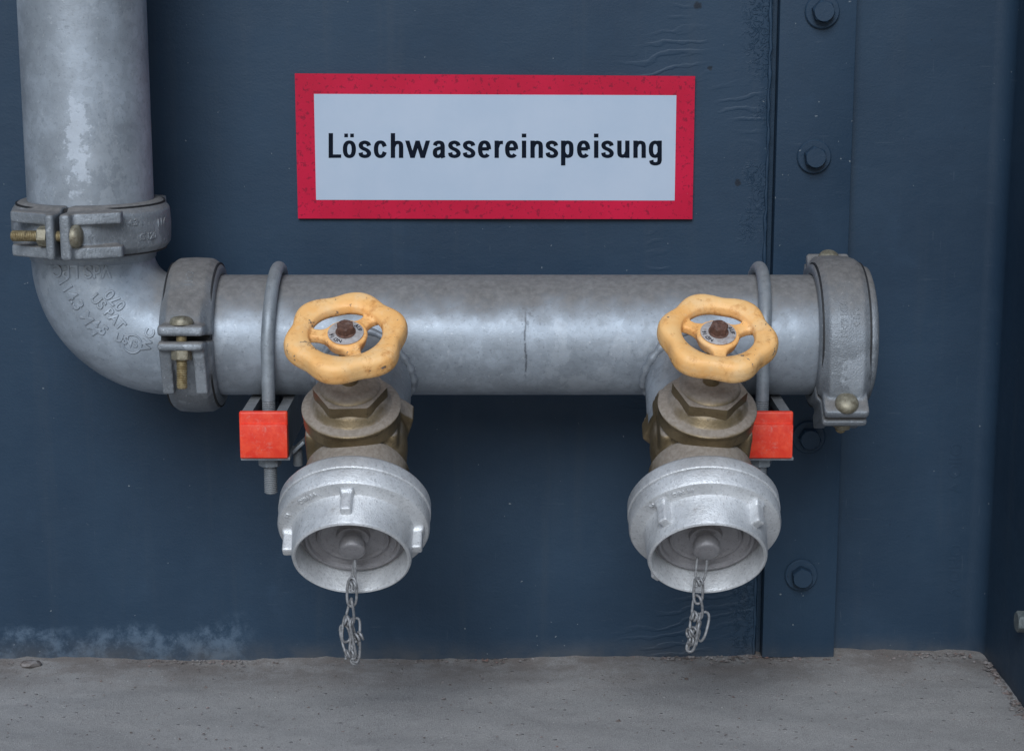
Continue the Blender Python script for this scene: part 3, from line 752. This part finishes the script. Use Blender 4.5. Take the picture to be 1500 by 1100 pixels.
# ================================================================== hose valves
EO = R(37); EBd = R(62.5)
D = Vector((0, -math.cos(EO), -math.sin(EO)))
RS = .0445
def valve(side, xs, xcap, xfl, xwh, label, wheel_rot, hex_rot, seed):
    O = Vector((xs, YP, ZP))
    # welded stub belongs to the header pipe
    stub_prof = [(.030, RS), (.115, RS)]
    st = MB().lathe(stub_prof, O, D, 64).build('welded_stub', M['stub'], header, angle=60)
    a, e1, e2 = frame(D, (1, 0, 0)); wp = []; rnd = random.Random(seed)
    for k in range(72):
        p_ = 2 * PI * k / 72; off = (e1 * math.cos(p_) + e2 * math.sin(p_)) * RS
        # solve |(off + D t) without x| = PR
        oy, oz = off.y, off.z; b_ = oy * D.y + oz * D.z; q_ = oy * oy + oz * oz - PR * PR
        tt = -b_ + math.sqrt(max(0, b_ * b_ - q_)); wp.append(O + off * 1.035 + D * (tt + .0010))
    MB().tube(wp, lambda i: .0038 + .0009 * math.sin(i * 2.2) + rnd.gauss(0, .0004), 10, True).build('weld_bead', M['stub'], st, angle=180)
    t = thing('gate_valve', label, 'valve', O + D * .14, 'hose valves with orange handwheels')
    tb = .140
    A = O + D * tb; A.x = xfl
    B = Vector((math.sin((xwh - xfl) / .08), -math.cos(EBd), math.sin(EBd))).normalized()
    # body: inlet collar, barrel, outlet collar
    bd = MB()
    bd.hexa(O + D * .100, D, .088, .020, .26, .1, hint=(1, 0, 0))
    bd.lathe([(.112, .030), (.112, .0395), (.120, .0425), (.140, .0440), (.160, .0430), (.170, .0405), (.176, .0395)], O, D, 56, cap0=True, cap1=True)
    bd.box(A + B * .005, (.083, .050, .062), (Vector((1, 0, 0)), B.cross(Vector((1, 0, 0))).normalized(), B), .008, 3)
    bd.lathe([(-.02, .040), (.030, .0400), (.043, .0385)], A, B, 56, cap0=True, cap1=True)
    bd.build('valve_body', M['bronze'], t, angle=45, remesh=.0016, relax=3)
    oc = MB(); oc.lathe([(.164, .030), (.164, .0440), (.168, .0465), (.186, .0465), (.190, .0430), (.203, .0430), (.203, .03)], O, D, 64).build('outlet_collar', M['bronze'], t, angle=35)
    bn = MB()
    bn.lathe([(.0335, .030), (.0335, .0405), (.0360, .0432), (.0470, .0432), (.0485, .0442), (.0502, .0442), (.0512, .0434), (.0525, .0405), (.0535, .0340), (.0535, .02)], A, B, 72).build('bonnet_flange', M['bronze'], t, angle=28)
    bh = MB().lathe([(.0525, .0372), (.0545, .0345), (.0590, .0325), (.0625, .0285)], A, B, 56)
    bh.lathe([(.0725, .0270), (.0750, .0250), (.0775, .0190), (.0785, .0100), (.0785, .004)], A, B, 48)
    bh.hexa(A + B * .0610, B, .0580, .0110, hex_rot, .10, hint=(1, 0, 0)).build('bonnet_hex', M['bronze'], t, angle=30)
    MB().lathe([(.078, .0075), (.104, .0075), (.128, .0075), (.128, .003)], A, B, 32).build('spindle', M['bronze'], t, angle=40)
    # handwheel
    W = A + B * .1300; Bv = B; B = Vector((B.x, -math.cos(R(59.5)), math.sin(R(59.5)))).normalized()     # the wheel sits a little askew on its square
    h1 = Vector((1, 0, 0)); _, w1, w2 = frame(B, h1)      # w1 right, w2 = B x w1 (up the wheel)
    if w2.z < 0: w2 = -w2
    def wp_(r, ph, s): return W + (w1 * math.cos(ph) + w2 * math.sin(ph)) * r + B * s
    def lobe(ph): return (.5 + .5 * math.cos(6 * (ph - wheel_rot))) ** .8
    mb = MB(); N = 144; vs = []; fs = []
    sec = [(-1.0, -.1), (-.88, .60), (-.45, .88), (.1, .98), (.58, .92), (.88, .58), (1.0, .0), (1.0, -.9), (.88, -1.4), (.45, -1.65), (.0, -1.2), (-.55, -.9), (-.9, -.55)]
    for i in range(N):
        ph = 2 * PI * i / N; lb = lobe(ph); ro = (.0486 + .0058 * lb) * (1 if side == 'l' else .965); ri = .0312; rc = (ro + ri) / 2; hr = (ro - ri) / 2; hz = .0078
        for x_, z_ in sec: vs.append(wp_(rc + hr * x_, ph, hz * z_ - .0006 * (1 - lb)))
    n = len(sec)
    for i in range(N):
        for k in range(n): fs.append([i * n + k, i * n + (k + 1) % n, ((i + 1) % N) * n + (k + 1) % n, ((i + 1) % N) * n + k])
    mb.add(vs, fs)
    mb.lathe([(-.010, .006), (-.010, .0165), (-.0005, .0190), (.0016, .0180), (.0016, .006)], W, B, 48, cap0=True, cap1=True)
    for k in range(3):
        ph = SPK[side] + 2 * PI * k / 3
        for q in range(13):
            f = q / 12; r = .014 + .024 * f; wdt = .0095 + .0105 * abs(2 * f - 1) ** 2.2 * (1.0 if f > .5 else .75)
            rd = (w1 * math.cos(ph) + w2 * math.sin(ph)); td = B.cross(rd).normalized()
            mb.box(W + rd * r + B * (-.0035 + .001 * math.sin(PI * f) * -1), (.0045, wdt * 1.15, .0085), (rd, td, B), .0012, 1)
    hw = mb.build('handwheel', m_orange(seed), t, angle=180, remesh=.00115, relax=5)
    MB().lathe([(.0008, .004), (.0022, .0155), (.0029, .0155), (.0031, .0150), (.0032, .004)], W, B, 48, cap1=True).build('number_disc', M['disc'], hw, angle=30)
    # stamped characters round the disc
    def disc_pl(ph0):
        def pl(x, y):
            r = .0122 + y; p_ = ph0 - x / .0122
            return wp_(r, p_, .00315), B
        return pl
    for tx, ph0 in (('ND 16', R(215)), ('AUF', R(20))):
        raised(tx, .0052, disc_pl(ph0 + wheel_rot * .5), 'stamped_lettering', M['ink'], hw, .00012)
    MB().lathe([(.0030, .0085), (.0040, .0088), (.0046, .0075)], W, B, 32, cap1=True).build('washer', M['rust'], hw)
    MB().hexa(W + B * .0040, B, .0138, .0075, .35 + wheel_rot, .16, hint=(1, 0, 0)).build('wheel_nut', M['rust'], hw, angle=35)
    return O
SPK = {'l': R(52), 'r': R(30)}
XLV, XRV = at(519.5, 740, -.32).x, at(1031, 740, -.32).x
OL = valve('l', XLV, XLV, at(515, 595, -.285).x, at(505, 489, -.335).x, 'bronze gate valve with orange handwheel left on the pipe', R(18), .03, 2)
OR = valve('r', XRV, XRV, at(1032, 595, -.285).x, at(1050, 489, -.335).x, 'bronze gate valve with orange handwheel right on the pipe', R(-10), -.12, 5)

# ================================================================== hose coupling caps
def hose_cap(O, label, lug0, twist):
    t = thing('hose_cap', label, 'hose cap', O + D * .20, 'silver caps on the hose valves')
    MB().lathe([(.198, .032), (.1985, .0600), (.2005, .0645), (.2040, .0668), (.2140, .0670), (.2150, .0662), (.2156, .0640), (.2162, .0640)], O, D, 112).build('swivel_ring', M['alu'], t, angle=35)
    cl = MB().lathe([(.2160, .060), (.2166, .0650), (.2176, .0664), (.2290, .0664), (.2312, .0652), (.2322, .0630), (.2330, .0560), (.2345, .0538), (.2380, .0530), (.2600, .0520), (.2626, .0512), (.2636, .0496), (.2628, .0482), (.2600, .0476), (.2400, .0470), (.2350, .0466)], O, D, 112).build('cap_collar', M['alu'], t, angle=35)
    a, e1, e2 = frame(D, (1, 0, 0))
    if e2.z < 0: e2 = -e2
    for k in range(4):
        ph = lug0 + k * PI / 2; rd = e1 * math.cos(ph) + e2 * math.sin(ph); td = D.cross(rd).normalized()
        g = MB().box(O + D * .2425 + rd * .0555, (.0105, .0098, .0250), (rd, td, D), .0022, 2)
        g.box(O + D * .2340 + rd * .0560, (.0125, .0125, .0070), (rd, td, D), .0028, 2)
        g.build('lug', M['alu'], t, angle=180, remesh=.0008, relax=3)
    inr = MB(); inr.lathe([(.2352, .0475), (.2345, .0440), (.2385, .0430), (.2400, .0412), (.2396, .0392), (.2365, .0380), (.2345, .0340), (.2340, .0325), (.2365, .0312), (.2370, .0295), (.2350, .0280), (.2325, .0200), (.2320, .0150), (.2335, .0140), (.2352, .0138), (.2360, .0125), (.236, .004)], O + D * .005, D, 96, cap1=True).build('inner_disc', M['inner'], t, angle=35)
    kb = MB(); kb.lathe([(.2350, .0080), (.2400, .0080), (.2405, .0112), (.2420, .0118), (.2490, .0116), (.2506, .0104), (.2511, .0085), (.2511, .002)], O + D * .005, D, 48, cap1=True).build('knob', M['inner'], t, angle=40)
    # cast characters on the face of the collar
    def face(ph0):
        def pl(x, y):
            p_ = ph0 - x / .0595; r = .0595 + y; return O + (e1 * math.cos(p_) + e2 * math.sin(p_)) * r + D * .2328, D
        return pl
    def rim(ph0, rr, tt):
        def pl(x, y):
            p_ = ph0 - x / rr; rd = e1 * math.cos(p_) + e2 * math.sin(p_); return O + rd * (rr - .0001) + D * (tt - y), rd
        return pl
    for tx, ph in (('DIN 14', R(128) + twist), ('N', R(158) + twist)):
        raised(tx, .0062, face(ph), 'raised_lettering', M['alu'], cl, .0005)
    return t, cl
tl, cll = hose_cap(OL, 'cast aluminium hose cap on the left valve, chain hanging from it', R(92), 0)
tr, clr = hose_cap(OR, 'cast aluminium hose cap on the right valve, lugs set diagonally', R(44), R(-15))
# scratch on the right cap's rim
# ================================================================== chains
def link_pts(p0, p1, half, ang, bulge=0.0, n=22):
    """long loop from p0 to p1, half-width half, turned ang about its length"""
    p0, p1 = Vector(p0), Vector(p1); ax = (p1 - p0); L = ax.length; a, e1, e2 = frame(ax, (1, 0, 0))
    sd_ = e1 * math.cos(ang) + e2 * math.sin(ang); ot = e1 * -math.sin(ang) + e2 * math.cos(ang); out = []
    for k in range(n):
        q = 2 * PI * k / n; cx, sy = math.cos(q), math.sin(q)
        l = L / 2 * (1 - math.copysign(abs(cx) ** .75, cx)); wv = half * math.copysign(abs(sy) ** .8, sy)
        out.append(p0 + a * l + sd_ * wv + ot * bulge * math.sin(2 * q))
    return out
def coil_pts(c, ax, r, turns, L, n=10):
    a, e1, e2 = frame(ax, (1, 0, 0)); c = Vector(c); N = int(turns * n)
    return [c + a * (L * (i / N - .5)) + (e1 * math.cos(2 * PI * i / n) + e2 * math.sin(2 * PI * i / n)) * r for i in range(N + 1)]
def chain(label, O, spec, coils):
    yk = (O + D * .246).y
    t = thing('chain', label, 'chain', at(spec[0][0], spec[0][1], yk), 'chains hanging from the hose caps')
    for (u0, v0, u1, v1, half, ang, bul, dy) in spec:
        MB().tube(link_pts(at(u0, v0, yk + dy), at(u1, v1, yk + dy * .6), half * .76, ang, bul), .00125, 8, True).build('link', M['chain'], t, angle=180)
    for (u, v, dy, ax, r, turns, L) in coils:
        MB().tube(coil_pts(at(u, v, yk + dy), ax, r, turns, L), .00110, 8).build('wire_knot', M['chain'], t, angle=180)
chain('grey knotted wire chain hanging from the left hose cap', OL, [
    (521, 806, 517, 856, .0042, R(72), .001, .004), (516, 846, 515, 888, .0056, R(6), .0006, 0), (515, 877, 512, 914, .0050, R(40), .002, -.001),
    (508, 902, 507, 940, .0048, R(15), .002, -.002), (521, 905, 525, 944, .0040, R(30), -.002, .001), (503, 915, 512, 962, .0050, R(-20), .003, .003),
    (514, 908, 517, 965, .0034, R(60), .002, -.004), (523, 930, 521, 970, .0042, R(10), .001, -.002), (512, 938, 521, 972, .0050, R(45), .002, .003)],
    [(516, 857, -.001, (1, .3, .2), .0034, 2.2, .006), (510, 910, -.001, (1, .2, -.5), .0036, 2.3, .007), (525, 932, -.003, (1, .4, .3), .0036, 2.4, .008), (512, 957, -.002, (1, .2, .2), .0036, 2.2, .009)])
chain('grey knotted wire chain bunched under the right hose cap', OR, [
    (1030, 806, 1025, 852, .0058, R(15), .001, .004), (1024, 846, 1022, 884, .0052, R(10), .0006, 0), (1022, 872, 1021, 908, .0060, R(24), .002, -.001),
    (1018, 896, 1016, 932, .0048, R(15), .003, -.002), (1033, 896, 1024, 938, .0062, R(20), -.002, .001), (1020, 905, 1012, 945, .0050, R(-30), .003, .003),
    (1024, 912, 1009, 954, .0042, R(50), .002, -.004), (1022, 920, 1010, 955, .0040, R(-10), .001, .002)],
    [(1023, 852, -.001, (1, .3, .2), .0036, 2.2, .007), (1018, 903, -.002, (1, .2, -.5), .0038, 2.4, .008), (1013, 925, -.003, (1, .4, .2), .0036, 2.2, .010), (1014, 938, -.002, (1, .2, -.3), .0036, 2.4, .008)])

# ================================================================== bits on the ground
pb = at(45, 974, -.02)
def pebble(x, y, r, label, seed, m):
    rnd = random.Random(seed); bm = bmesh.new(); bmesh.ops.create_icosphere(bm, subdivisions=2, radius=1)
    for v in bm.verts: v.co *= rnd.uniform(.72, 1.15); v.co = Vector((v.co.x * r * 1.5, v.co.y * r, v.co.z * r * .62))
    bm.verts.index_update(); zf = floor_z(x)
    mb = MB().add([v.co + Vector((x, y, zf + r * .42)) for v in bm.verts], [[v.index for v in f.verts] for f in bm.faces]); bm.free()
    o = mb.build('pebble', m, angle=25); return tag(o, label, 'pebble')
pebble(pb.x, -.022, .0075, 'small broken pebble at the foot of the wall, far left', 4, M['flake'])
# crumbs of rust and paint lying along the foot of the plates
rnd = random.Random(11); mb = MB()
def crumb(x, y, r):
    zf = floor_z(x) + r * .25; vs = []
    for k in range(5):
        a = 2 * PI * k / 5 + rnd.random(); vs.append((x + math.cos(a) * r * rnd.uniform(.6, 1.5), y + math.sin(a) * r * rnd.uniform(.5, 1.1), zf + rnd.uniform(-.2, .4) * r))
    vs.append((x, y, zf + r * rnd.uniform(.4, .9)))
    mb.add(vs, [[k, (k + 1) % 5, 5] for k in range(5)])
for i in range(420):
    x = rnd.uniform(-.62, .49); crumb(x, -.003 - abs(rnd.gauss(0, .006)), rnd.uniform(.0007, .0022))
for i in range(160): crumb(rnd.uniform(.15, .49), -.004 - abs(rnd.gauss(0, .010)), rnd.uniform(.0008, .0030))
for i in range(170): crumb(XF - .002 - abs(rnd.gauss(0, .004)) , rnd.uniform(-.21, -.03), rnd.uniform(.0010, .0034))
for i in range(900): crumb(rnd.uniform(-.6, .5), rnd.uniform(-.42, -.02), rnd.uniform(.0005, .0017) * (1.6 if rnd.random() < .05 else 1))
o = mb.build('grit', M['flake'], smooth=False); o['kind'] = 'stuff'; o['label'] = 'crumbs of rust and paint on the grey ground'
